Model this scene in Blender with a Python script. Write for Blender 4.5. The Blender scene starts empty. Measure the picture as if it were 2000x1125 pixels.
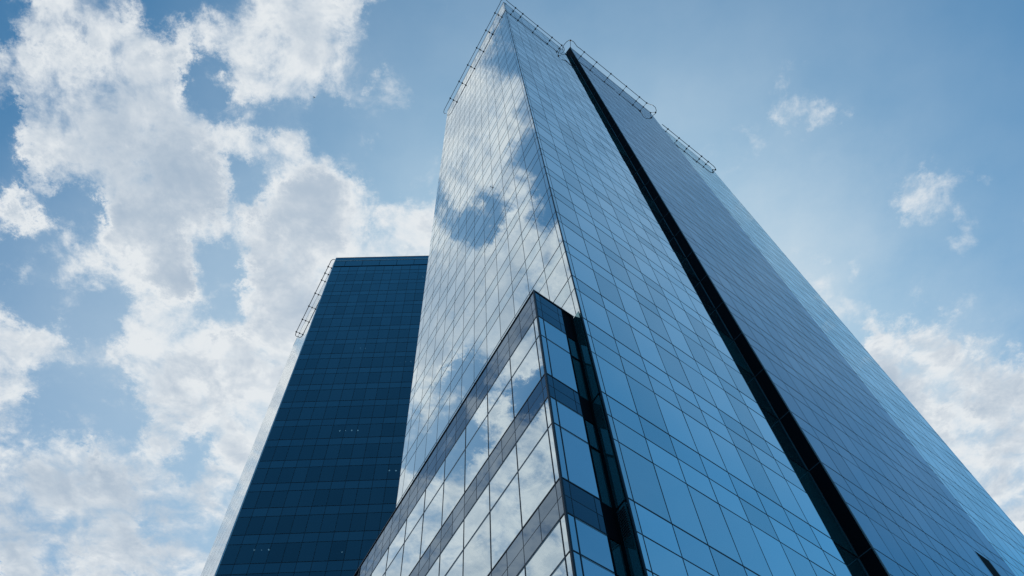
import bpy, math, random
from mathutils import Vector, Matrix
random.seed(7)
R=math.radians
C=bpy.context.scene.collection
# ------------------------------------------------------------------ camera and plan of the place
FPX=1492.8; EL=R(62.49); ROLL=R(-5.18); CAMZ=1.6
fwd=Vector((0,math.cos(EL),math.sin(EL))); right0=Vector((1,0,0)); up0=right0.cross(fwd)
cr,sr=math.cos(ROLL),math.sin(ROLL)
RT=cr*right0+sr*up0; UP=-sr*right0+cr*up0
def ray(x,y):                                   # photo pixel (2000 x 1125) -> unit direction in the world
    return (RT*((x-1000)/FPX)-UP*((y-562.5)/FPX)+fwd).normalized()
def proj(p):
    v=Vector(p)-Vector((0,0,CAMZ)); w=v.dot(fwd)
    if w<=0.1: return None
    return 1000+FPX*v.dot(RT)/w, 562.5-FPX*v.dot(UP)/w
def adir(deg): return Vector((math.sin(R(deg)),math.cos(R(deg)),0))
dL=adir(-33.48); dA=adir(47.8); dB=adir(85.75)
nA=Vector((-dA.y,dA.x,0))                       # into the building
oA=-nA; oL=Vector((-dL.y,dL.x,0)); oB=Vector((dB.y,-dB.x,0))
K=adir(9.915)*15.0                              # sharp corner of the tall tower
PK=adir(3.43)*13.83                             # corner of the low block
E0=adir(-28.87)*61.3                            # near corner of the far tower
def Z(h): return h+CAMZ
# ------------------------------------------------------------------ materials
def mat(name):
    m=bpy.data.materials.new(name); m.use_nodes=True; nt=m.node_tree; nt.nodes.clear()
    out=nt.nodes.new('ShaderNodeOutputMaterial'); return m,nt,out
def node(nt,t,**kw):
    n=nt.nodes.new(t)
    for k,v in kw.items():
        if k.startswith('i_'):
            key=k[2:]; n.inputs[int(key) if key.isdigit() else key].default_value=v
        else: setattr(n,k,v)
    return n
def math_(nt,op,a,b=None,c=None,clamp=False):
    n=nt.nodes.new('ShaderNodeMath'); n.operation=op; n.use_clamp=clamp
    for i,v in enumerate((a,b,c)):
        if v is None: continue
        if isinstance(v,(int,float)): n.inputs[i].default_value=v
        else: nt.links.new(v,n.inputs[i])
    return n.outputs[0]
def mixc(nt,f,a,b):
    n=nt.nodes.new('ShaderNodeMix'); n.data_type='RGBA'
    for s,v in ((n.inputs[0],f),(n.inputs[6],a),(n.inputs[7],b)):
        if isinstance(v,(int,float)): s.default_value=v
        elif isinstance(v,tuple): s.default_value=v if len(v)==4 else (*v,1)
        else: nt.links.new(v,s)
    return n.outputs[2]
def coated_glass(name,base,tint,tint1,r0,p,vary=.10,wave=.0,through=None,rough=.0,dust=.02):
    """mirror coated glazing: dark body, tinted reflection that grows towards grazing angles"""
    m,nt,out=mat(name); L=nt.links
    lw=node(nt,'ShaderNodeLayerWeight',i_Blend=.5)
    att=node(nt,'ShaderNodeAttribute',attribute_name='pane')
    f=math_(nt,'POWER',lw.outputs['Facing'],p)
    tc_=mixc(nt,f,tint,tint1)
    f=math_(nt,'MULTIPLY_ADD',f,1-r0,r0,True)
    rnd=math_(nt,'MULTIPLY_ADD',att.outputs['Fac'],vary*2,1-vary)
    f=math_(nt,'MULTIPLY',f,rnd,clamp=True)
    geo=node(nt,'ShaderNodeNewGeometry')
    gl=node(nt,'ShaderNodeBsdfGlossy',i_Roughness=rough); L.new(tc_,gl.inputs['Color'])
    if wave:
        mp=node(nt,'ShaderNodeVectorMath',operation='SCALE'); L.new(geo.outputs['Position'],mp.inputs[0]); mp.inputs['Scale'].default_value=1
        ofs=node(nt,'ShaderNodeVectorMath',operation='ADD'); L.new(mp.outputs[0],ofs.inputs[0])
        sc=node(nt,'ShaderNodeVectorMath',operation='SCALE'); 
        cv=node(nt,'ShaderNodeCombineXYZ'); L.new(att.outputs['Fac'],cv.inputs[0]); L.new(cv.outputs[0],sc.inputs[0]); sc.inputs['Scale'].default_value=37
        L.new(sc.outputs[0],ofs.inputs[1])
        nz=node(nt,'ShaderNodeTexNoise',i_Scale=.55,i_Detail=1.0); L.new(ofs.outputs[0],nz.inputs['Vector'])
        bp=node(nt,'ShaderNodeBump',i_Strength=1.0,i_Distance=wave); L.new(nz.outputs[0],bp.inputs['Height'])
        L.new(bp.outputs[0],gl.inputs['Normal'])
    if through is None:
        body=node(nt,'ShaderNodeBsdfDiffuse',i_Color=(*base,1))
    else:
        body=node(nt,'ShaderNodeBsdfTransparent',i_Color=(*through,1))
    mx=node(nt,'ShaderNodeMixShader'); L.new(f,mx.inputs[0]); L.new(body.outputs[0],mx.inputs[1]); L.new(gl.outputs[0],mx.inputs[2])
    # thin film of street dust
    if dust:
        nd=node(nt,'ShaderNodeTexNoise',i_Scale=.9,i_Detail=5.0,i_Roughness=.6); L.new(geo.outputs['Position'],nd.inputs['Vector'])
        df=node(nt,'ShaderNodeBsdfDiffuse',i_Color=(.20,.21,.22,1))
        m2=node(nt,'ShaderNodeMixShader'); L.new(math_(nt,'MULTIPLY',nd.outputs[0],dust*2),m2.inputs[0])
        L.new(mx.outputs[0],m2.inputs[1]); L.new(df.outputs[0],m2.inputs[2]); mx=m2
    L.new(mx.outputs[0],out.inputs[0]); return m
def solid(name,col,rough=.5,metal=0.,spec=.5,var=.15):
    m,nt,out=mat(name); L=nt.links
    b=node(nt,'ShaderNodeBsdfPrincipled',i_Roughness=rough,i_Metallic=metal); b.inputs['Specular IOR Level'].default_value=spec
    geo=node(nt,'ShaderNodeNewGeometry')
    nz=node(nt,'ShaderNodeTexNoise',i_Scale=.7,i_Detail=6.0); L.new(geo.outputs['Position'],nz.inputs['Vector'])
    hi=tuple(min(1,c*(1+var)) for c in col); lo=tuple(c*(1-var) for c in col)
    L.new(mixc(nt,nz.outputs[0],lo,hi),b.inputs['Base Color']); L.new(b.outputs[0],out.inputs[0]); return m
M={}
M['glass_left']=coated_glass('mirror_glass_silver',(.012,.03,.045),(.70,.88,.95),(.97,1,1),.55,1.5,.05,.0012)
M['span_left']=coated_glass('mirror_spandrel_silver',(.012,.03,.045),(.64,.84,.92),(.90,.96,.98),.52,1.5,.05,.0010)
M['glass_front']=coated_glass('mirror_glass_blue',(.006,.045,.085),(.72,1.0,1.0),(1,1,1),.80,1.2,.15,.0012)
M['span_front']=coated_glass('mirror_spandrel_blue',(.005,.04,.08),(.62,.95,1.0),(.97,1,1),.74,1.2,.15,.0010)
M['glass_bay']=coated_glass('grey_blue_bay_glass',(.012,.03,.055),(.40,.48,.55),(.57,.66,.73),.44,1.2,.06,.0010)
M['glass_wing']=coated_glass('pale_wing_glass',(.012,.035,.055),(.62,.88,.95),(.92,1,1),.62,1.2,.08,.003)
M['glass_strip']=coated_glass('smooth_silver_glass',(.012,.03,.045),(.75,.90,.95),(.98,1,1),.60,1.4,.03,.0)
M['band_left']=coated_glass('grey_band_panel',(.02,.025,.035),(.24,.32,.40),(.42,.50,.58),.42,2.0,.12,.0008)
M['band_front']=coated_glass('dark_band_panel',(.005,.012,.022),(.40,.75,.92),(.8,.92,1),.08,3.2,.12,.0008)
M['pod_front']=coated_glass('podium_front_glass',(.006,.04,.075),(.55,.90,1.),(1,1,1),.60,1.3,.05,.0010)
M['dark_glass']=coated_glass('dark_stair_glass',(.006,.06,.075),(.5,.85,.9),(.6,.9,.95),.15,2.5,.5,.0010)
M['navy_glass']=coated_glass('navy_window_glass',(.002,.01,.02),(.36,.82,.98),(.42,.90,1.),.11,2.2,.09,.0012,through=(.13,.21,.27),dust=.0)
M['navy_span']=coated_glass('navy_spandrel_glass',(.002,.013,.03),(.36,.82,.98),(.42,.90,1.),.15,2.2,.06,.0012,dust=.0)
M['frame']=solid('dark_anodised_frame',(.012,.026,.040),.5,.0,.3)
M['frame_pale']=solid('grey_anodised_frame',(.05,.065,.08),.35,.3)
M['black']=solid('black_cladding',(.003,.004,.007),.7,0,.06)
M['core']=solid('dark_core',(.01,.014,.018),.7)
M['roof']=solid('roof_membrane',(.12,.12,.125),.9)
M['edge']=solid('grey_edge_trim',(.16,.20,.23),.45,.2)
M['glint']=solid('painted_reflection',(.22,.33,.40),.4,.2)  # pale blue stands in for light reflected below the podium bars
M['steel']=solid('dark_steel',(.02,.03,.04),.4,.6)
M['pale_edge']=coated_glass('pale_edge_glass',(.25,.40,.46),(.75,.95,1),(.9,1,1),.35,2.0,.0,.0)
M['palemetal']=solid('pale_aluminium',(.42,.52,.56),.35,.4)
M['slab']=solid('office_ceiling',(.07,.075,.08),.8)
M['blind']=solid('window_blind_cloth',(.20,.34,.42),.8)
M['blind2']=solid('grey_window_blind',(.10,.16,.20),.8)
M['feather']=solid('dark_feathers',(.02,.022,.026),.6)
m,nt,out=mat('lamp_white'); e=node(nt,'ShaderNodeEmission',i_Color=(1,.86,.70,1),i_Strength=5.5); nt.links.new(e.outputs[0],out.inputs[0]); M['lamp']=m
# ground paving
m,nt,out=mat('plaza_paving'); b=node(nt,'ShaderNodeBsdfPrincipled',i_Roughness=.8); geo=node(nt,'ShaderNodeNewGeometry')
br=node(nt,'ShaderNodeTexBrick',i_Scale=1.0); br.inputs['Color1'].default_value=(.20,.195,.185,1); br.inputs['Color2'].default_value=(.25,.245,.235,1); br.inputs['Mortar'].default_value=(.1,.1,.1,1)
br.inputs['Mortar Size'].default_value=.01; br.inputs['Brick Width'].default_value=.8; br.inputs['Row Height'].default_value=.4
nt.links.new(geo.outputs['Position'],br.inputs['Vector']); nt.links.new(br.outputs['Color'],b.inputs['Base Color']); nt.links.new(b.outputs[0],out.inputs[0]); M['paving']=m
# ------------------------------------------------------------------ mesh helpers
class MB:
    def __init__(s): s.v=[];s.f=[];s.m=[];s.mats=[];s.p=[]
    def mi(s,m):
        if m not in s.mats: s.mats.append(m)
        return s.mats.index(m)
    def poly(s,pts,m,pane=.5,faces=None):
        b=len(s.v); s.v+= [Vector(p) for p in pts]
        for f in (faces or [tuple(range(len(pts)))]):
            s.f.append(tuple(b+i for i in f)); s.m.append(s.mi(m)); s.p.append(pane)
    def hexa(s,p,m,pane=.5):                       # p: 4 front corners + 4 back corners
        s.poly(p,m,pane,[(0,1,2,3),(7,6,5,4),(0,4,5,1),(1,5,6,2),(2,6,7,3),(3,7,4,0)])
    def slabbox(s,P,d,o,s0,s1,z0,z1,o0,o1,m,pane=.5):   # box on a wall: along d, height z, depth from o0 (back) to o1 (front)
        q=lambda a,z,k: P+d*a+o*k+Vector((0,0,z))
        s.hexa([q(s0,z0,o1),q(s1,z0,o1),q(s1,z1,o1),q(s0,z1,o1),q(s0,z0,o0),q(s1,z0,o0),q(s1,z1,o0),q(s0,z1,o0)],m,pane)
    def tube(s,pts,r,m,n=6):
        pts=[Vector(p) for p in pts]; rings=[]
        for i,p in enumerate(pts):
            t=((pts[min(i+1,len(pts)-1)]-pts[max(i-1,0)])).normalized()
            a=Vector((0,0,1)) if abs(t.z)<.9 else Vector((1,0,0))
            u=t.cross(a).normalized(); w=t.cross(u)
            b=len(s.v); s.v+=[p+u*(r*math.cos(2*math.pi*k/n))+w*(r*math.sin(2*math.pi*k/n)) for k in range(n)]; rings.append(b)
        for a,b in zip(rings,rings[1:]):
            for k in range(n):
                k2=(k+1)%n; s.f.append((a+k,a+k2,b+k2,b+k)); s.m.append(s.mi(m)); s.p.append(.5)
        for a in (rings[0],rings[-1]):
            s.f.append(tuple(a+k for k in range(n))); s.m.append(s.mi(m)); s.p.append(.5)
    def prism(s,plan,z0,z1,m,roof=None):
        n=len(plan); b=[Vector((p.x,p.y,z0)) for p in plan]; t=[Vector((p.x,p.y,z1)) for p in plan]
        s.poly(b+t,m,.5,[(i,(i+1)%n,n+(i+1)%n,n+i) for i in range(n)]+[tuple(range(n))[::-1]])
        s.poly(t,roof or m)
    def build(s,name,parent=None,base=None,fix=True):
        base=base if base is not None else (parent['base'] if parent and 'base' in parent else Vector((0,0,0)))
        base=Vector(base)
        me=bpy.data.meshes.new(name); me.from_pydata([v-base for v in s.v],[],s.f)
        for m in s.mats: me.materials.append(m)
        me.polygons.foreach_set('material_index',s.m)
        at=me.attributes.new('pane','FLOAT','FACE'); at.data.foreach_set('value',s.p)
        me.update()
        if fix:
            import bmesh; bm=bmesh.new(); bm.from_mesh(me); bmesh.ops.recalc_face_normals(bm,faces=bm.faces); bm.to_mesh(me); bm.free()
        o=bpy.data.objects.new(name,me); C.objects.link(o)
        if parent: o.parent=parent
        else: o.location=base
        return o
def thing(name,label,cat,loc,group=None):
    o=bpy.data.objects.new(name,None); C.objects.link(o); o.location=loc; o.empty_display_size=.5
    o['label']=label; o['category']=cat
    if group: o['group']=group
    return o
def sub(o,parent,base=None):                    # make o a sub-part of parent (both already in local coords of the thing)
    o.parent=parent; return o
# ------------------------------------------------------------------ curtain walls
def scr_area(c):
    q=[proj(p) for p in c]
    if any(x is None for x in q): return 0
    q=[(min(max(x,0),2000),min(max(y,0),1125)) for x,y in q]
    return abs(sum(q[i][0]*q[(i+1)%len(q)][1]-q[(i+1)%len(q)][0]*q[i][1] for i in range(len(q))))/2
class Wall:
    """collects panes and frame bars of one building"""
    def __init__(s,base): s.panes={}; s.base=base; s.frames=[]
    def pane(s,kind,P,d,o,s0,s1,z0,z1,m,gap=.012,thick=.04,tilt=.0018,front=0.,hidden=False):
        ts=random.uniform(-tilt,tilt); tz=random.uniform(-tilt,tilt); pr=random.random()
        s0+=gap;s1-=gap;z0+=gap;z1-=gap; sc=(s0+s1)/2; zc=(z0+z1)/2
        q=lambda a,z,k: P+d*a+o*(k+ts*(a-sc)+tz*(z-zc))+Vector((0,0,z))
        fr=[q(a,z,front) for a,z in ((s0,z0),(s1,z0),(s1,z1),(s0,z1))]; bk=[q(a,z,front-thick) for a,z in ((s0,z0),(s1,z0),(s1,z1),(s0,z1))]
        s.panes.setdefault(kind,[]).append((0 if hidden else scr_area(fr),fr+bk,m,pr))
    def finish(s,parent,limit=100,labels=None):
        for kind,L in s.panes.items():
            L.sort(key=lambda t:-t[0])
            for i,(a,h,m,pr) in enumerate(L):
                if i>=limit or a<=0: break
                b=MB(); b.hexa(h,m,pr); b.build(kind,parent,s.base)
            else: i=len(L)
            rest=L[i:]
            if rest:
                b=MB()
                for a,h,m,pr in rest: b.hexa(h,m,pr)
                o=b.build(kind,parent,s.base); o['kind']='stuff'
def edges(a,b,first,pitch):
    e=[a]; x=first
    while x<b-.15: e.append(x); x+=pitch
    return e+[b]
FL=3.66
def floors(top,base0=25.45):
    """(z of the heavy rail, height below it) from the top down to the tall lower storeys"""
    z=[]; k=0
    while base0+FL*k<top-.3: z.append(base0+FL*k); k+=1
    return z
LOW=[25.45,20.55,15.58,10.65,5.7,.9]
def grid(W,name,parent,P,d,o,S,top,glass,span,frame,majors,bars=(.052,.034,.032),hide=None,second=True,proud=.007,skip=None):
    fb=MB(); ZB=[]
    rows=[]                                        # z0,z1,kind
    mj=sorted(majors)
    ztop=top
    for i,z in enumerate(mj):
        nxt=mj[i+1] if i+1<len(mj) else None
        if nxt is None:
            if ztop-z>1.6: rows+= [(z,ztop-1.22,'p'),(ztop-1.22,ztop,'s')]; ZB.append((ztop-1.22,bars[1]))
            else: rows.append((z,ztop,'s'))
        elif nxt-z>4 and second:
            rows+= [(z,nxt-2.44,'p'),(nxt-2.44,nxt-1.22,'p'),(nxt-1.22,nxt,'s')]; ZB+= [(nxt-1.22,bars[1]),(nxt-2.44,bars[1])]
        else:
            rows+= [(z,nxt-1.22,'p'),(nxt-1.22,nxt,'s')]; ZB.append((nxt-1.22,bars[1]))
        ZB.append((z,bars[0]))
    for z0,z1,k in rows:
        for a,b in zip(S,S[1:]):
            if skip and skip(a,b,z0,z1): continue
            W.pane('window_pane' if k=='p' else 'spandrel_panel',P,d,o,a,b,Z(z0),Z(z1),glass if k=='p' else span,hidden=bool(hide and hide(a,b,z0,z1)))
    for z,w in ZB: fb.slabbox(P,d,o,S[0],S[-1],Z(z)-w/2,Z(z)+w/2,-.05,proud,frame)
    zl=Z(mj[0]); 
    for x in S[1:-1]: fb.slabbox(P,d,o,x-bars[2]/2,x+bars[2]/2,zl,Z(ztop),-.05,proud-.003,frame)
    return fb.build(name,parent,W.base)
ALLF=lambda top: LOW[::-1][:-1]+floors(top)
# ================================================================== the tall tower
HT,HB,HC=119.93,125.3,123.4
tower=thing('office_tower','tallest mirror glass tower with a sharp corner, cloud reflections and a black vertical slot','tower',K,'glass office towers')
W=Wall(K)
LL=18.45; SA=11.5; SB0,SB1=13.08,30.36; SC1=44.5; OB=-.625
PB=K+nA*OB                                       # plane of the projecting bay
core=MB()
ins=.05
def inset(P,d1,a,d2,b): return P+d1*a+d2*b
core.prism([K+dA*ins+dL*ins*1.0+nA*.0, K+dA*(SA-.02)+nA*ins, K+dA*(SA-.02)+dL*LL, K+dL*LL+dA*ins],0.0,Z(HT)-.12,M['core'],M['roof'])
core.build('wall_core',tower,K)
c2=MB(); c2.prism([K+dA*(SA)+nA*.14,K+dA*(SB0+.3)+nA*.14,K+dA*(SB0+.3)+dL*LL,K+dA*SA+dL*LL],0.0,Z(HT)-.4,M['core'],M['roof']); c2.build('wall_core',tower,K)
c3=MB(); c3.prism([PB+dA*(SB0+.05)+nA*ins,PB+dA*(SB1-.05)+nA*ins,K+dA*(SB1-.05)+dL*LL,K+dA*(SB0+.05)+dL*LL],0.0,Z(HB)-.12,M['core'],M['roof']); c3.build('wall_core',tower,K)
c4=MB(); c4.prism([K+dA*(SB1+.0)+nA*ins,K+dA*(SC1-.05)+nA*ins,K+dA*(SC1-.05)+dL*LL,K+dA*(SB1)+dL*LL],0.0,Z(HC)-.12,M['core'],M['roof']); c4.build('wall_core',tower,K)
# walls: left face, front face, bay, rear wing
SLe=edges(0.03,LL,.30,1.45); SAe=edges(0.03,SA,.25,1.42); SBe=edges(SB0,SB1,SB0+1.44,1.44); SCe=edges(SB1+.02,SC1,SB1+.9,1.43)
def frac_hidden_left(a,b,z0,z1): return z1<24.5
grid(W,'mullion_frame',tower,K,dL,oL,SLe,HT,M['glass_left'],M['span_left'],M['frame'],ALLF(HT),hide=frac_hidden_left)
grid(W,'mullion_frame',tower,K,dA,oA,SAe,HT,M['glass_front'],M['span_front'],M['frame'],ALLF(HT))
def bay_skip(a,b,z0,z1): return 27.5<a+3.0<29.4 and 20<z0 and z1<27.6 and False
grid(W,'mullion_frame',tower,PB,dA,oA,SBe,HB,M['glass_bay'],M['glass_bay'],M['frame'],ALLF(HB),bars=(.044,.022,.022))
grid(W,'mullion_frame',tower,K,dA,oA,SCe,HC,M['glass_wing'],M['glass_wing'],M['frame'],ALLF(HC),bars=(.040,.024,.024))
W.finish(tower)
# corner trim, slot glazing, black cheek of the bay, copings
b=MB(); b.prism([K+oL*.02+oA*.012-dA*.0,K+dA*.03+oA*.02,K+dA*.03+nA*.05,K+dL*.05+dA*.05,K+dL*.03+oL*.02],Z(.9),Z(HT),M['frame']); b.build('corner_trim',tower,K)
prev=None
for i,z in enumerate(ALLF(HT)):
    z2=(ALLF(HT)+[HT-.3])[i+1]
    b=MB(); b.slabbox(K,dA,oA,SA+.06,SB0-.03,Z(z)+.03,Z(z2)-.03,-.12,-.06,M['dark_glass'],random.random()); b.build('slot_glazing',tower,K)
b=MB()
for z in ALLF(HT): b.slabbox(K,dA,oA,SA+.02,SB0-.02,Z(z)-.05,Z(z)+.03,-.12,-.045,M['black'])
b.slabbox(K,dA,oA,SB0-.07,SB0-.025,Z(.9),Z(HT)-.4,-.12,-.03,M['frame_pale'])
b.build('slot_frame',tower,K)
b=MB()                                            # left cheek of the bay (runs back past the slot, above the roof of the main wing)
q=lambda s,k,z: K+dA*s+nA*k+Vector((0,0,z))
b.hexa([q(SB0-.02,OB-.0,Z(.5)),q(SB0-.02,.42,Z(.5)),q(SB0-.02,.42,Z(HB)),q(SB0-.02,OB,Z(HB)),q(SB0+.05,OB,Z(.5)),q(SB0+.05,.42,Z(.5)),q(SB0+.05,.42,Z(HB)),q(SB0+.05,OB,Z(HB))],M['black'])
b.build('wall_cladding',tower,K)
b=MB(); b.slabbox(PB,dA,oA,SB0-.03,SB0+.035,Z(.5),Z(HB),-.03,.02,M['edge']); b.build('corner_trim',tower,K)
b=MB()
for z in ALLF(HB): b.hexa([q(SB0-.03,OB+.04,Z(z)-.02),q(SB0-.03,.40,Z(z)-.02),q(SB0-.03,.40,Z(z)+.02),q(SB0-.03,OB+.04,Z(z)+.02),q(SB0+.0,OB+.04,Z(z)-.02),q(SB0+.0,.40,Z(z)-.02),q(SB0+.0,.40,Z(z)+.02),q(SB0+.0,OB+.04,Z(z)+.02)],M['frame_pale'])
b.build('cladding_joint',tower,K)
b=MB(); b.hexa([q(SA-.0,.0,Z(.5)),q(SA,.42,Z(.5)),q(SA,.42,Z(HT)),q(SA,.0,Z(HT)),q(SA-.05,.0,Z(.5)),q(SA-.05,.42,Z(.5)),q(SA-.05,.42,Z(HT)),q(SA-.05,.0,Z(HT))],M['black']); b.build('wall_cladding',tower,K)
for nm,P,d,o,a,bb,h in (('roof_coping',K,dL,oL,0,LL,HT),('roof_coping',K,dA,oA,.05,SA,HT),('roof_coping',PB,dA,oA,SB0-.02,SB1,HB),('roof_coping',K,dA,oA,SB1+.02,SC1,HC)):
    b=MB(); b.slabbox(P,d,o,a,bb,Z(h)-.001,Z(h)+.12,-.5,.025,M['palemetal']); b.build(nm,tower,K)
# bay right return, outer end wall and rear of the wing
b=MB(); b.hexa([q(SB1-.04,OB,Z(.5)),q(SB1-.04,.06,Z(.5)),q(SB1-.04,.06,Z(HB)),q(SB1-.04,OB,Z(HB)),q(SB1+.015,OB,Z(.5)),q(SB1+.015,.06,Z(.5)),q(SB1+.015,.06,Z(HB)),q(SB1+.015,OB,Z(HB))],M['frame']); b.build('corner_trim',tower,K)
b=MB(); b.slabbox(K+dA*SC1,dL,-oL,0.05,LL,Z(.9),Z(HC),-.05,0,M['glass_wing']); b.build('wall_glazing',tower,K)
b=MB(); b.slabbox(K+dL*LL,dA,nA,0.05,SA,Z(.9),Z(HT),-.05,0,M['glass_left']); b.build('wall_glazing',tower,K)
# flat black panel painting the shade inside an opening low on the bay
b=MB(); b.slabbox(PB,dA,oA,26.2,27.35,Z(24.0),Z(27.55),-.03,.012,M['black']); b.build('painted_opening',tower,K)
# ---- cleaning rails hung on brackets below the roof
def arc(c,r,a0,a1,n,d,o,z):
    return [c+d*(r*math.cos(R(a0+(a1-a0)*i/n)))+o*(r*math.sin(R(a0+(a1-a0)*i/n)))+Vector((0,0,z)) for i in range(n+1)]
def rail(name,parent,base,path_o,path_i,brs,r=.045):
    b=MB(); b.tube(path_o,r,M['steel']); b.tube(path_i,r*.8,M['steel']) if path_i else None
    o=b.build(name,parent,base)
    for a,c in brs:
        k=MB(); k.tube([a,a.lerp(c,.5)+Vector((0,0,.05)),c],r*.75,M['steel'])
        for e,rr in ((a,.11),(c,.09)):
            k.hexa([e+Vector(t)*rr for t in ((-1,-1,-1),(1,-1,-1),(1,-1,1),(-1,-1,1),(-1,1,-1),(1,1,-1),(1,1,1),(-1,1,1))],M['steel'])
        x=k.build('rail_bracket',parent,base); x.parent=o
    return o
zr=Z(117.75); OUT=.58
def pt(P,d,o,s,k,z): return P+d*s+o*k+Vector((0,0,z))
zl=lambda s: Z(117.5+.11*s)
# one rail turns round the sharp corner: left face, then front face
po=[pt(K,dL,oL,s,k,zl(s)) for s,k in ((18.75,.03),(18.95,.25),(18.8,.48),(18.4,OUT),(14,OUT),(10,OUT),(6,OUT),(3,OUT),(1,OUT),(.25,OUT))]+[pt(K,dA,oA,0,0,zr)+(oL*(1-t)+oA*t).normalized()*OUT*1.08 for t in (.15,.35,.5,.65,.85)]+[pt(K,dA,oA,s,k,zr) for s,k in ((.25,OUT),(3,OUT),(6,OUT),(9,OUT),(10.5,OUT),(10.9,.50),(11.15,.3),(11.2,.04))]
brs=[(pt(K,dL,oL,s,OUT,zl(s)),pt(K,dL,oL,s,.02,zl(s))) for s in (1.73,4.55,7.46,10.39,13.28,16.3)]+[(pt(K,dA,oA,s,OUT,zr),pt(K,dA,oA,s,.02,zr)) for s in (1.66,3.01,5.8,8.53,10.4)]
rail('cleaning_rail',tower,K,po,None,brs,.04)
zb=Z(124.8); OB2=.82
po=[pt(PB,dA,oA,s,k,zb) for s,k in ((12.35,-1.0),(12.05,-.7),(11.98,-.2),(12.0,.3),(12.15,.70),(12.5,.95),(12.95,1.0),(13.4,.88),(13.8,.78),(14.3,OB2),(18,OB2),(24,OB2),(28.9,OB2),(29.3,.95),(29.8,1.15),(30.4,1.15),(30.9,.85),(31.1,.4),(31.0,-.05),(30.7,-.3))]
brs=[(pt(PB,dA,oA,s,OB2,zb),pt(PB,dA,oA,s,.02,zb)) for s in (15.26,17.86,20.9,24.26,27.13,28.75)]+[(pt(PB,dA,oA,12.35,.85,zb),pt(PB,dA,oA,SB0,.0,zb)),(pt(PB,dA,oA,31.0,.55,zb),pt(PB,dA,oA,SB1,.02,zb))]
rail('cleaning_rail',tower,K,po,None,brs,.045)
zc=Z(121.9)
po=[pt(K,dA,oA,s,k,zc) for s,k in ((32.2,.57),(36,.57),(40,.57),(44.0,.57),(44.5,.5),(44.75,.25),(44.75,-.1),(44.5,-.3))]
brs=[(pt(K,dA,oA,s,.57,zc),pt(K,dA,oA,s,.02,zc)) for s in (33.5,36.02,38.27,41.2,42.75)]+[(pt(K,dA,oA,44.72,.3,zc),pt(K,dA,oA,44.4,.02,zc))]
rail('cleaning_rail',tower,K,po,None,brs,.05)
# ================================================================== the low block wrapped round the foot of the tower
pod=thing('podium_building','low glass block with grey horizontal bands wrapped round the foot of the tallest tower','building',PK)
WP=Wall(PK)
HP=26.1; PLEN=16.45; PR=1.37
BANDS=[(26.1,24.19,3),(20.45,19.2,2),(15.53,14.25,2),(10.6,9.35,2),(5.7,4.45,2)]
GL=[(24.19,22.85,20.45),(19.2,17.88,15.53),(14.25,13.02,10.6),(9.35,8.1,5.7),(4.45,3.2,.3)]
b=MB(); b.prism([PK+dA*.05+dL*.05,PK+dA*2.0+nA*.09,PK+dA*2.0+dL*(PLEN+3),PK+dA*.05+dL*(PLEN+3)],0,Z(HP)-.1,M['core'],M['roof']); b.build('wall_core',pod,PK)
Sg=[.03,.28]+[.28+1.795*i for i in range(1,10)]; Sg[-1]=PLEN
Sb=[.03,.28]+[.28+1.795*i/2 for i in range(1,19)]; Sb[-1]=PLEN
Rg=[.03,.28,PR]; Rb=[.03,.28,1.15,PR]
fb=MB(); fr=M['frame']
for (P,d,o,sg,sb,gm,bm_,nm) in ((PK,dL,oL,Sg,Sb,M['glass_left'],M['band_left'],'left'),(PK,dA,oA,Rg,Rb,M['pod_front'],M['band_front'],'front')):
    for zt,zbm,n in BANDS:
        h=(zt-zbm)/n
        for k in range(n):
            for a,c in zip(sb,sb[1:]): WP.pane('band_panel',P,d,o,a,c,Z(zbm+h*k),Z(zbm+h*(k+1)),bm_,gap=.01)
            if k: fb.slabbox(P,d,o,sb[0],sb[-1],Z(zbm+h*k)-.008,Z(zbm+h*k)+.008,-.05,.004,fr)
        for x in sb[1:-1]: fb.slabbox(P,d,o,x-.009,x+.009,Z(zbm),Z(zt),-.05,.005,fr)
        for z in (zt,zbm):
            if z<26: fb.slabbox(P,d,o,sb[0],sb[-1],Z(z)-.022,Z(z)+.022,-.05,.014,fr)
    for zt,zm,zb_ in GL:
        for a,c in zip(sg,sg[1:]):
            WP.pane('window_pane',P,d,o,a,c,Z(zm),Z(zt),gm,gap=.02); WP.pane('window_pane',P,d,o,a,c,Z(zb_),Z(zm),gm,gap=.02)
        fb.slabbox(P,d,o,sg[0],sg[-1],Z(zm)-.02,Z(zm)+.02,-.05,.010,fr)
        for x in sg[1:-1]: fb.slabbox(P,d,o,x-.017,x+.017,Z(zb_),Z(zt),-.05,.012,fr)
WP.finish(pod)
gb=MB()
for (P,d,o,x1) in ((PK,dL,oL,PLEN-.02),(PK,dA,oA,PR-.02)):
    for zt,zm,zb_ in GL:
        for z in (zt,zm): gb.slabbox(P,d,o,.30,x1,Z(z)-.052,Z(z)-.024,-.04,.006,M['glint'])
gb.build('reflection_strip',pod,PK)
# the slim strips above paint a bright reflection under the dark bars
fb.build('mullion_frame',pod,PK)
b=MB(); b.prism([PK+oL*.035+dL*.03,PK+oL*.035+oA*.035,PK+oA*.035+dA*.03,PK+dA*.03+dL*.03],Z(.3),Z(HP),M['frame']); b.build('corner_post',pod,PK)
b=MB()
for zt,zbm,n in BANDS: pass
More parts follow.
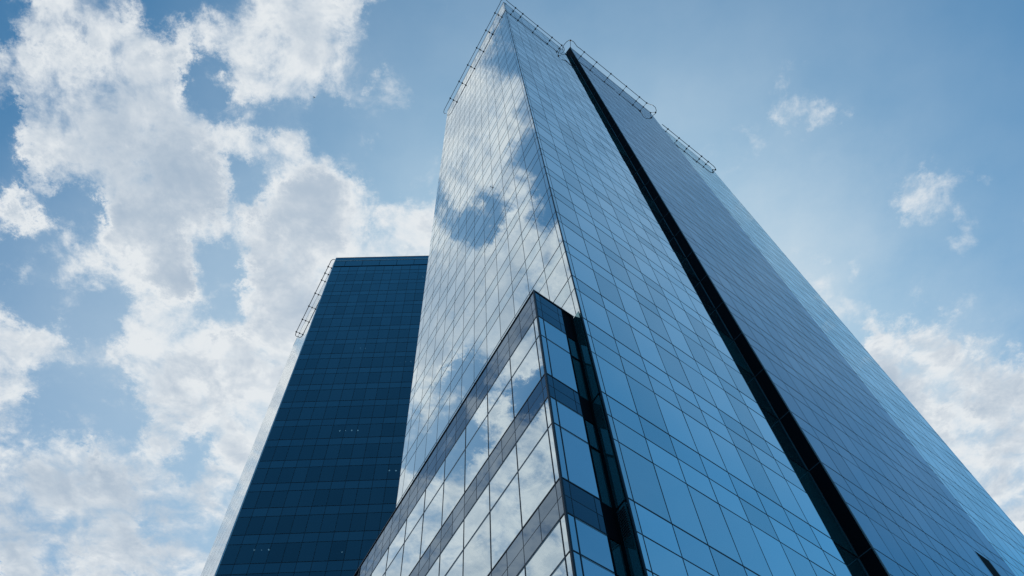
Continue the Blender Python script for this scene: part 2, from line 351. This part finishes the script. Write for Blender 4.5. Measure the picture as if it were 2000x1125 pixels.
# far end of the left face: plain glass return
b.slabbox(PK,dL,oL,PLEN+.06,PLEN+2.9,Z(.3),Z(HP)-.1,-.12,-.06,M['glass_left']); b.build('wall_glazing',pod,PK)
b=MB(); b.slabbox(PK,dL,oL,PLEN-.0,PLEN+.06,Z(.3),Z(HP)-.06,-.12,.03,M['frame']); b.build('corner_post',pod,PK)
cp_=[PK+oL*.035+oA*.035,PK+dA*2.0+oA*.035,PK+dA*2.0+nA*.3,PK+nA*.3+dA*.3,PK+dL*(PLEN+3)+dA*.3,PK+dL*(PLEN+3)+oL*.035]
b=MB(); b.prism(cp_,Z(HP)+.002,Z(HP)+.06,M['frame']); b.build('roof_coping',pod,PK)
# stair glazing between the block and the tower
for zt,zm,zb_ in GL:
    for z0,z1 in ((zm,zt),(zb_,zm)):
        b=MB(); b.slabbox(PK,dA,oA,PR+.07,1.98,Z(z0)+.03,Z(z1)-.03,-.10,-.05,M['dark_glass'],random.random()); b.build('stair_glazing',pod,PK)
for zt,zbm,n in BANDS:
    b=MB(); b.slabbox(PK,dA,oA,PR+.07,1.98,Z(zbm),Z(zt)-.0,-.10,-.03,M['black']); b.build('stair_band',pod,PK)
b=MB(); b.slabbox(PK,dA,oA,PR+.0,PR+.06,Z(.3),Z(HP)-.01,-.12,.012,M['black']); b.slabbox(PK,dA,oA,1.86,1.99,Z(.3),Z(HP)-.01,-.09,.0,M['black'])
for zt,zm,zb_ in GL: b.slabbox(PK,dA,oA,PR+.06,1.86,Z(zm)-.03,Z(zm)+.03,-.10,-.02,M['black'])
b.build('stair_frame',pod,PK)
# dark glass of the tower foot inside the recess
for i,(zt,zm,zb_) in enumerate(GL):
    zt2=(26.0,20.4,15.5,10.6,5.7)[i]
    b=MB(); b.slabbox(K,dL,oL,.06,.52,Z(zb_),Z(zt2)-.06,.03,.07,M['dark_glass'],random.random()); b.build('recess_glazing',pod,PK)
for z0,z1 in ((14.35,15.4),(9.5,10.5),(12.2,12.95)):
    b=MB(); n=int((z1-z0)/.085)
    for k in range(n): b.slabbox(K,dL,oL,.10,.40,Z(z0+.085*k),Z(z0+.085*k+.03),.06,.10,M['frame_pale'])
    b.build('vent_louvre',pod,PK)
# ================================================================== the far tower
far=thing('office_tower','dark navy glass tower behind the tallest one, with small ceiling lights showing','tower',E0,'glass office towers')
WF=Wall(E0); HF=120.05; FW=46.0; FD=19.9
fm=[63.6+FL*k for k in range(-17,15)]
fm=[z for z in fm if z>.5]
S=edges(.10,FW,1.40,1.45)
hidef=lambda a,b_,z0,z1: a>15.9
ft=116.65
# panes
fbm=MB()
for i,z in enumerate(fm):
    nxt=fm[i+1] if i+1<len(fm) else ft
    if nxt>ft: nxt=ft
    if nxt-z<.4: continue
    for a,c in zip(S,S[1:]):
        h=hidef(a,c,z,nxt)
        if nxt-z>2:
            WF.pane('window_pane',E0,dB,oB,a,c,Z(z),Z(nxt-1.22),M['navy_glass'],hidden=h,thick=.03); WF.pane('spandrel_panel',E0,dB,oB,a,c,Z(nxt-1.22),Z(nxt),M['navy_span'],hidden=h)
        else: WF.pane('spandrel_panel',E0,dB,oB,a,c,Z(z),Z(nxt),M['navy_span'],hidden=h)
    fbm.slabbox(E0,dB,oB,.1,FW,Z(z)-.035,Z(z)+.035,-.06,.012,M['frame'])
    if nxt-z>2: fbm.slabbox(E0,dB,oB,.1,FW,Z(nxt-1.22)-.022,Z(nxt-1.22)+.022,-.06,.012,M['frame'])
for x in S[1:-1]: fbm.slabbox(E0,dB,oB,x-.022,x+.022,Z(fm[0]),Z(ft),-.06,.010,M['frame'])
fbm.build('mullion_frame',far,E0)
for a,c in zip(edges(.1,FW,1.87,2.9),edges(.1,FW,1.87,2.9)[1:]): WF.pane('parapet_panel',E0,dB,oB,a,c,Z(ft+.05),Z(118.85),M['navy_span'],hidden=a>15.9,gap=.03)
for a,c in zip(edges(.1,FW,1.87,2.9),edges(.1,FW,1.87,2.9)[1:]): WF.pane('parapet_panel',E0,dB,oB,a,c,Z(118.95),Z(HF),M['navy_span'],hidden=a>15.9,gap=.004)
b=MB(); b.slabbox(E0,dB,oB,.1,FW,Z(ft)-.10,Z(ft)+.05,-.06,.05,M['black']); b.build('parapet_rail',far,E0)
b=MB(); b.slabbox(E0,dB,oB,.0,FW,Z(118.82),Z(118.98),-.05,.05,M['palemetal']); b.build('parapet_rail',far,E0)
# left face: bright mirror strip
SFL=edges(.02,FD,.35,1.45); fl2=MB()
for i,z in enumerate(fm):
    nxt=min(fm[i+1] if i+1<len(fm) else HF,HF)
    for a,c in zip(SFL,SFL[1:]):
        WF.pane('window_pane',E0,dL,oL,a,c,Z(z),Z(nxt-1.22),M['glass_strip'],tilt=.00015); WF.pane('spandrel_panel',E0,dL,oL,a,c,Z(nxt-1.22),Z(nxt),M['glass_strip'],tilt=.00015)
    fl2.slabbox(E0,dL,oL,.02,FD,Z(z)-.02,Z(z)+.02,-.05,.003,M['frame_pale'])
for x in SFL[1:-1]: fl2.slabbox(E0,dL,oL,x-.015,x+.015,Z(fm[0]),Z(HF),-.05,.002,M['frame_pale'])
fl2.build('mullion_frame',far,E0)
WF.finish(far)
b=MB(); b.prism([E0+oL*.06+dL*.10,E0+oL*.06+oB*.02,E0+oB*.02+dB*.09,E0+dB*.09+dL*.10],Z(.6),Z(HF),M['pale_edge']); b.build('corner_trim',far,E0)
b=MB(); b.slabbox(E0,dB,oB,-.02,FW,Z(HF),Z(HF)+.10,-.6,.03,M['frame']); b.build('roof_coping',far,E0)
b=MB(); b.slabbox(E0,dL,oL,.05,FD,Z(HF)+.002,Z(HF)+.098,-.6,.02,M['palemetal']); b.build('roof_coping',far,E0)
b=MB(); b.prism([E0+dB*2.5-oB*4.2,E0+dB*(FW)-oB*4.2,E0+dB*FW-oB*16,E0+dB*(-5)-oB*16],0,Z(HF)-1.2,M['core']); b.build('wall_core',far,E0)
b=MB(); b.prism([E0+dL*.1+dB*.12,E0+dB*FW-oB*.1,E0+dB*FW-oB*17,E0+dL*(FD-.1)+dB*.12],Z(HF)-1.2,Z(HF)-.3,M['core'],M['roof']); b.build('roof_deck',far,E0)
b=MB(); b.slabbox(E0+dB*.06,dL,oL,.1,FD,Z(.6),Z(HF)-.3,-.12,-.06,M['core']); b.build('wall_core',far,E0)
for z in fm[:-1]:
    b=MB(); b.prism([E0+dB*.3-oB*.10,E0+dB*(FW-.1)-oB*.10,E0+dB*(FW-.1)-oB*4.15,E0+dB*.3+dL*3.8],Z(z)-1.0,Z(z)-.1,M['slab']); b.build('floor_slab',far,E0)
# lit ceiling lamps behind the glass, on the underside of the slabs
lights=[(2.83,54.31),(3.51,54.28),(4.19,54.28),(2.07,68.68),(2.75,68.69),(8.10,72.28),(8.78,72.25),(9.49,72.26),(10.21,72.23),(8.08,90.40),(8.79,90.36),(9.49,90.37),(13.88,86.70),(14.60,86.70),(15.32,86.70),(15.32,112.2),(14.59,65.03),(15.31,65.0),(11.24,53.66)]
faint={1,6,9,10,13,18}
for i,(s,z) in enumerate(lights):
    zc_=min((m-1.0 for m in fm if m-1.0>z+.15),default=z+.5)
    if zc_-z>2.2: zc_=z+.6
    A=E0+dB*s; dep=(zc_-z)/z                       # how far behind the glass the ceiling point stands
    v=A*(zc_/z)
    r=.085 if i not in faint else .05
    b=MB(); n=10; zz=Z(zc_)-.03
    ring=[v+Vector((r*math.cos(2*math.pi*k/n),r*math.sin(2*math.pi*k/n),zz)) for k in range(n)]
    top=[p+Vector((0,0,.028)) for p in ring]
    b.poly(ring+top,M['lamp'],.5,[tuple(range(n))[::-1],tuple(range(n,2*n))]+[(k,(k+1)%n,n+(k+1)%n,n+k) for k in range(n)])
    b.build('ceiling_light',far,E0)
# a few blinds behind the glass
rng=random.Random(11)
spots=[(c,r) for c in range(11) for r in range(-3,14)]
for c0,k in rng.sample(spots,46):
    z0=63.6+FL*k
    if z0>112 or z0<50: continue
    a=S[c0]; c=S[c0+1]; w=rng.uniform(.3,1.); l=rng.choice((0,1-w)); h=rng.choice((2.3,2.3,2.3,1.5,.9))
    b=MB(); b.slabbox(E0,dB,oB,a+.06+l*1.25,a+.06+(l+w)*1.3,Z(z0)+2.38-h,Z(z0)+2.38,-.30,-.28,M['blind'] if rng.random()<.5 else M['blind2']); b.build('window_blind',far,E0)
# rail on its left face
zf=Z(119.0)
po=[pt(E0,dL,oL,s,k,zf) for s,k in ((-.15,.1),(-.1,.4),(.3,.62),(2,.62),(6,.62),(10,.62),(14,.62),(16.3,.62),(16.9,.5),(17.1,.25),(16.9,.03))]
brs=[(pt(E0,dL,oL,s,.62,zf),pt(E0,dL,oL,s,.02,zf)) for s in (1.6,3.0,4.5,7.4,10.3,13.3,16.2)]
rail('cleaning_rail',far,E0,po,None,brs,.06)
# ================================================================== bird, ground
bd=ray(613.5,190)*190+Vector((0,0,CAMZ))
b=MB(); ax=(UP*.8+RT*.2).normalized(); sd=ax.cross(fwd).normalized()
prof=[(-.20,.004),(-.14,.03),(-.05,.055),(.05,.05),(.11,.03),(.14,.028),(.17,.02),(.20,.004)]
up=-fwd
rings=[]
for t,r in prof: rings.append([bd+ax*t+sd*(r*math.cos(2*math.pi*k/8))+up*(r*.8*math.sin(2*math.pi*k/8)) for k in range(8)])
for r1,r2 in zip(rings,rings[1:]):
    b.poly(r1+r2,M['feather'],.5,[(k,(k+1)%8,8+(k+1)%8,8+k) for k in range(8)])
for sg in (-1,1):
    w=[bd+ax*.07+sd*sg*.04,bd+ax*.12+sd*sg*.17+up*.05,bd+ax*.02+sd*sg*.34+up*.02,bd-ax*.02+sd*sg*.18+up*.04,bd-ax*.05+sd*sg*.04]
    b.poly(w+[p+up*.012 for p in w],M['feather'],.5,[(0,1,2,3,4),(9,8,7,6,5)]+[(k,(k+1)%5,5+(k+1)%5,5+k) for k in range(5)])
b.poly([bd-ax*.17+sd*.02,bd-ax*.30+sd*.06,bd-ax*.30-sd*.06,bd-ax*.17-sd*.02]+[p+up*.01 for p in (bd-ax*.17+sd*.02,bd-ax*.30+sd*.06,bd-ax*.30-sd*.06,bd-ax*.17-sd*.02)],M['feather'],.5,[(0,1,2,3),(7,6,5,4),(0,4,5,1),(1,5,6,2),(2,6,7,3),(3,7,4,0)])
o=b.build('bird',None,bd); o['label']='tiny dark bird gliding below the clouds, left of the towers'; o['category']='bird'
b=MB(); b.poly([(-3000,-3000,0),(3000,-3000,0),(3000,3000,0),(-3000,3000,0)],M['paving']); o=b.build('ground',fix=False); o['kind']='structure'; o['label']='grey paved ground of the plaza'
# ================================================================== sky
_s=ray(1150,800); SUN_AZ=math.degrees(math.atan2(_s.x,_s.y)); SUN_EL=math.degrees(math.asin(_s.z))
w=bpy.data.worlds.new('World'); bpy.context.scene.world=w; w.use_nodes=True; nt=w.node_tree; nt.nodes.clear(); L=nt.links
STR=.15; TINT=(.135,.63,.80)
sky=node(nt,'ShaderNodeTexSky',sky_type='NISHITA',sun_disc=False,sun_elevation=R(SUN_EL),sun_rotation=R(SUN_AZ),altitude=100.0,air_density=1.0,dust_density=.7,ozone_density=1.5)
tc=node(nt,'ShaderNodeTexCoord'); D=tc.outputs['Generated']
def vm(op,a,b=None,scale=None):
    n=nt.nodes.new('ShaderNodeVectorMath'); n.operation=op
    for i,v in enumerate((a,b)):
        if v is None: continue
        if isinstance(v,(tuple,Vector)): n.inputs[i].default_value=tuple(v)
        else: L.new(v,n.inputs[i])
    if scale is not None:
        if isinstance(scale,(int,float)): n.inputs['Scale'].default_value=scale
        else: L.new(scale,n.inputs['Scale'])
    return n
def maprange(v,a,b,c=0.,d=1.,kind='SMOOTHSTEP'):
    n=nt.nodes.new('ShaderNodeMapRange'); n.interpolation_type=kind
    L.new(v,n.inputs[0])
    for i,x in enumerate((a,b,c,d)): n.inputs[i+1].default_value=x
    return n.outputs[0]
sep=node(nt,'ShaderNodeSeparateXYZ'); L.new(D,sep.inputs[0])
zc=math_(nt,'MAXIMUM',sep.outputs[2],.10)
inv=math_(nt,'DIVIDE',1.0,zc)
flat=vm('SCALE',D,scale=inv).outputs[0]              # position on the cloud layer
wn=node(nt,'ShaderNodeTexNoise',i_Scale=10.0,i_Detail=9.0,i_Roughness=.74); L.new(flat,wn.inputs['Vector'])
wv=vm('SUBTRACT',wn.outputs['Color'],(.5,.5,.5)).outputs[0]
dw=vm('ADD',D,vm('SCALE',wv,scale=.13).outputs[0]).outputs[0]
# cloud cover read off the sky as a chart: one row every 60 units of height, one digit (0 clear .. 9 thick) every 60 units of
# width, on a plane that touches the sky sphere at one fixed direction of the world
X0,Y0,STEP=-480,-180,60
CHART={-180:{480:'43234564'},-120:{420:'4443168874'},-60:{-480:'77777766',0:'3566321245627663'},
0:{-480:'77777766',0:'157641213788200'},60:{-480:'77777766',0:'155675675686200'},120:{-480:'77777766',0:'669889946564310'},
180:{-480:'77777766',0:'267688626642320',1500:'0210'},240:{-480:'77777766',0:'156788833431200',1140:'0',1500:'254100'},300:{-480:'77777766',0:'158899985532001',1380:'2210'},
360:{-480:'77777766',0:'153688993687401',1740:'14321'},420:{-480:'77777767',0:'752699997999767',1740:'04321'},480:{-480:'78777766',0:'134799848999678',1560:'2100121'},
540:{-480:'78777766',0:'253479737988888',1500:'0342100'},600:{-480:'77777776',0:'322246548998888',1560:'03301110'},660:{-480:'77778876',0:'678368889998888',1620:'0387522'},
720:{-480:'77788876',0:'665468899988888',1620:'05967788'},780:{-480:'77788776',0:'621448899888888',1680:'0886988'},840:{-480:'77778876',0:'245215676777777',1740:'09767777'},
900:{-480:'77777777',0:'678747477777777',1800:'0787777'},960:{-480:'77777766',0:'567865655566777',1800:'3587888'},1020:{-480:'77777767',0:'667774345566777',1860:'667889'},
1080:{-480:'77777777',0:'765787556677777',1860:'4678'},1140:{0:'886887777777777',1860:'5667'}}
NC=52
SH=[(235,185,85,.9),(290,335,90,.85),(335,375,70,.7),(180,300,60,.5),(60,110,60,.5),(20,990,70,.9),(70,1050,90,.75),(120,950,70,.6),(310,1005,90,.8),(400,960,60,.6),(570,505,60,.25),(600,430,60,.2),(300,790,80,.45),(190,740,70,.5),(420,760,60,.3),(370,850,60,.3),(350,550,50,.35),(1790,830,80,.5),(1960,900,80,.6),(1890,760,40,.4),(-100,860,100,.4)]
def blob(x,y,r):
    c=ray(x,y); g=1+((x-1000)**2+(y-562.5)**2)/FPX**2
    return c, r/FPX/g**.75
def field(items,outer=1.55,inner=.35):
    acc=None
    for x,y,r,wt in items:
        c,a=blob(x,y,r)
        d=vm('DISTANCE',dw,c).outputs['Value']
        v=maprange(d,a*outer,a*inner,0.,wt)
        v=math_(nt,'POWER',v,3.0)
        acc=v if acc is None else math_(nt,'ADD',acc,v)
    return math_(nt,'POWER',acc,1/3)
sh=field(SH,2.3,.0)
wz=math_(nt,'MAXIMUM',vm('DOT_PRODUCT',dw,fwd).outputs['Value'],.08)
cu=math_(nt,'MULTIPLY_ADD',math_(nt,'DIVIDE',vm('DOT_PRODUCT',dw,RT).outputs['Value'],wz),FPX/STEP/NC,(1000-X0)/STEP/NC)
cv=math_(nt,'MULTIPLY_ADD',math_(nt,'DIVIDE',vm('DOT_PRODUCT',dw,-UP).outputs['Value'],wz),FPX/STEP,(562.5-Y0)/STEP)
cov=None
for y,segs in CHART.items():
    vals=[0.]*(NC+1)
    for x,t in segs.items():
        for i,ch in enumerate(t):
            k=(x-X0)//STEP+i
            if k<=NC: vals[k]=int(ch)/9
    fc=nt.nodes.new('ShaderNodeFloatCurve'); L.new(cu,fc.inputs['Value'])
    cm=fc.mapping; cm.use_clip=True; cp=cm.curves[0].points
    cp[0].location=(0,vals[0]); cp[1].location=(1,vals[NC])
    for k in range(1,NC): cp.new(k/NC,vals[k])
    cm.update()
    wgt=math_(nt,'SUBTRACT',1.0,math_(nt,'ABSOLUTE',math_(nt,'SUBTRACT',cv,float((y-Y0)//STEP))),clamp=True)
    cov=math_(nt,'MULTIPLY_ADD',fc.outputs[0],wgt,0.0 if cov is None else cov)
GAPS=[(462,325,34,.9),(470,375,32,.9),(460,425,26,.8),(440,540,44,.9),(447,600,44,.9),(422,505,28,.7),(408,130,36,.9),(393,190,30,.8),(450,226,38,.8),(525,232,30,.7),(595,238,30,.7),(655,262,42,.6),(122,398,40,.9),(165,405,24,.7),(75,392,30,.8),(12,330,44,.9),(12,228,34,.9),(220,600,55,.7),(150,605,50,.7),(95,612,44,.7),(40,598,34,.7),(232,792,54,.6),(168,782,54,.7),(110,790,44,.6),(370,890,34,.8),(60,500,40,.6),(710,300,44,.6),(740,440,26,.5),(20,85,36,.8),(300,40,34,.8),(360,20,34,.7),(175,85,22,.5)]
LOBES=[(40,425,52,.75),(570,268,40,.6),(505,263,46,.7),(450,255,46,.7),(590,400,80,.5),(300,420,80,.4),(235,445,70,.4),(330,560,50,.4),(470,195,34,.5),(660,170,26,.4),(742,150,20,.45),(682,200,22,.4),(610,272,20,.4)]
gp=field(GAPS,1.9,.0); lb=field(LOBES,1.4,.1)
cov=math_(nt,'MULTIPLY_ADD',lb,.55,cov)
sat=math_(nt,'MAXIMUM',math_(nt,'MULTIPLY_ADD',gp,-.50,cov),math_(nt,'MINIMUM',cov,.13))
n1=node(nt,'ShaderNodeTexNoise',i_Scale=14.0,i_Detail=10.0,i_Roughness=.635); n1.inputs['Distortion'].default_value=.25; L.new(flat,n1.inputs['Vector'])
sd=Vector((math.sin(R(SUN_AZ)),math.cos(R(SUN_AZ)),0))
off=vm('ADD',flat,tuple(sd*.024)).outputs[0]
n2=node(nt,'ShaderNodeTexNoise',i_Scale=14.0,i_Detail=4.0,i_Roughness=.635); n2.inputs['Distortion'].default_value=.25; L.new(off,n2.inputs['Vector'])
n3=node(nt,'ShaderNodeTexNoise',i_Scale=6.5,i_Detail=5.0,i_Roughness=.55); L.new(flat,n3.inputs['Vector'])
warp2=vm('ADD',flat,vm('SCALE',vm('SUBTRACT',n1.outputs['Color'],(.5,.5,.5)).outputs[0],scale=.07).outputs[0]).outputs[0]
vo=node(nt,'ShaderNodeTexVoronoi',feature='F1',i_Scale=13.0,i_Detail=3.0,i_Roughness=.55); vo.normalize=True; L.new(warp2,vo.inputs['Vector'])
billow=math_(nt,'SUBTRACT',.38,vo.outputs['Distance'])
nz_=math_(nt,'MULTIPLY_ADD',math_(nt,'SUBTRACT',n1.outputs[0],.5),2.1,math_(nt,'MULTIPLY',billow,.70))
nz_=math_(nt,'MULTIPLY_ADD',math_(nt,'SUBTRACT',n3.outputs[0],.5),.25,nz_)
dens=math_(nt,'MULTIPLY_ADD',sat,1.15,math_(nt,'SUBTRACT',nz_,.17))
alpha=math_(nt,'MULTIPLY',maprange(dens,.10,.95),maprange(cov,.0,.10))
n4=node(nt,'ShaderNodeTexNoise',i_Scale=5.5,i_Detail=6.0,i_Roughness=.58); L.new(vm('ADD',flat,(3.1,1.7,0)).outputs[0],n4.inputs['Vector'])
relief=math_(nt,'MULTIPLY',math_(nt,'SUBTRACT',n1.outputs[0],n2.outputs[0]),1.7)
shade=math_(nt,'MULTIPLY',maprange(dens,.70,1.45),.80)
shade=math_(nt,'ADD',shade,math_(nt,'MULTIPLY',sh,math_(nt,'MULTIPLY',n1.outputs[0],1.15)))
shade=math_(nt,'ADD',shade,math_(nt,'MULTIPLY',math_(nt,'SUBTRACT',n4.outputs[0],.5),1.5))
shade=math_(nt,'SUBTRACT',shade,math_(nt,'MULTIPLY',billow,.55))
shade=math_(nt,'MAXIMUM',math_(nt,'SUBTRACT',shade,relief),0.0)
shade=math_(nt,'SUBTRACT',1.0,math_(nt,'POWER',2.718,math_(nt,'MULTIPLY',shade,-1.55)))
ccol=mixc(nt,shade,(.78/STR,.82/STR,.85/STR),(.33/STR,.44/STR,.57/STR))
sdist=vm('DISTANCE',D,_s).outputs['Value']
hz=maprange(sdist,.0,.74,.92,.07,'LINEAR')
hz=math_(nt,'MULTIPLY',hz,math_(nt,'MULTIPLY_ADD',math_(nt,'SUBTRACT',n3.outputs[0],.5),.75,1.0),clamp=True)
tint=node(nt,'ShaderNodeMix',data_type='RGBA',blend_type='MULTIPLY'); tint.inputs[0].default_value=1.0
L.new(sky.outputs[0],tint.inputs[6]); tint.inputs[7].default_value=(*TINT,1)
hz=math_(nt,'ADD',hz,math_(nt,'ADD',math_(nt,'MULTIPLY',maprange(sat,.0,.9),.12),math_(nt,'MULTIPLY',field([(230,720,480,1.),(1850,800,260,.8),(1560,520,230,.9)],1.5,0.),.30)),clamp=True)
skyc=mixc(nt,hz,tint.outputs[2],(.565/STR,.685/STR,.78/STR))
col=mixc(nt,alpha,skyc,ccol)
bg=node(nt,'ShaderNodeBackground',i_Strength=STR); L.new(col,bg.inputs[0])
wo=node(nt,'ShaderNodeOutputWorld'); L.new(bg.outputs[0],wo.inputs[0])
w.cycles.sampling_method='MANUAL'; w.cycles.sample_map_resolution=512
sl=bpy.data.lights.new('sun','SUN'); sl.energy=2.5; sl.angle=R(.5); sl.color=(1,.96,.9)
so=bpy.data.objects.new('sun',sl); C.objects.link(so)
sv=Vector((math.sin(R(SUN_AZ))*math.cos(R(SUN_EL)),math.cos(R(SUN_AZ))*math.cos(R(SUN_EL)),math.sin(R(SUN_EL))))
so.rotation_euler=sv.to_track_quat('Z','Y').to_euler(); so.location=(0,0,200)
# ------------------------------------------------------------------ camera
cam=bpy.data.cameras.new('camera'); co=bpy.data.objects.new('camera',cam); C.objects.link(co)
cam.sensor_width=36; cam.lens=FPX/2000*36; cam.clip_end=8000; cam.clip_start=.1
mw=Matrix((( RT.x,UP.x,-fwd.x,0),(RT.y,UP.y,-fwd.y,0),(RT.z,UP.z,-fwd.z,CAMZ),(0,0,0,1)))
co.matrix_world=mw
sc=bpy.context.scene; sc.camera=co
sc.view_settings.view_transform='Standard'; sc.view_settings.look='None'; sc.view_settings.exposure=0; sc.view_settings.gamma=1
sc.cycles.max_bounces=8; sc.cycles.glossy_bounces=5; sc.cycles.transparent_max_bounces=12
sc.cycles.use_denoising=True
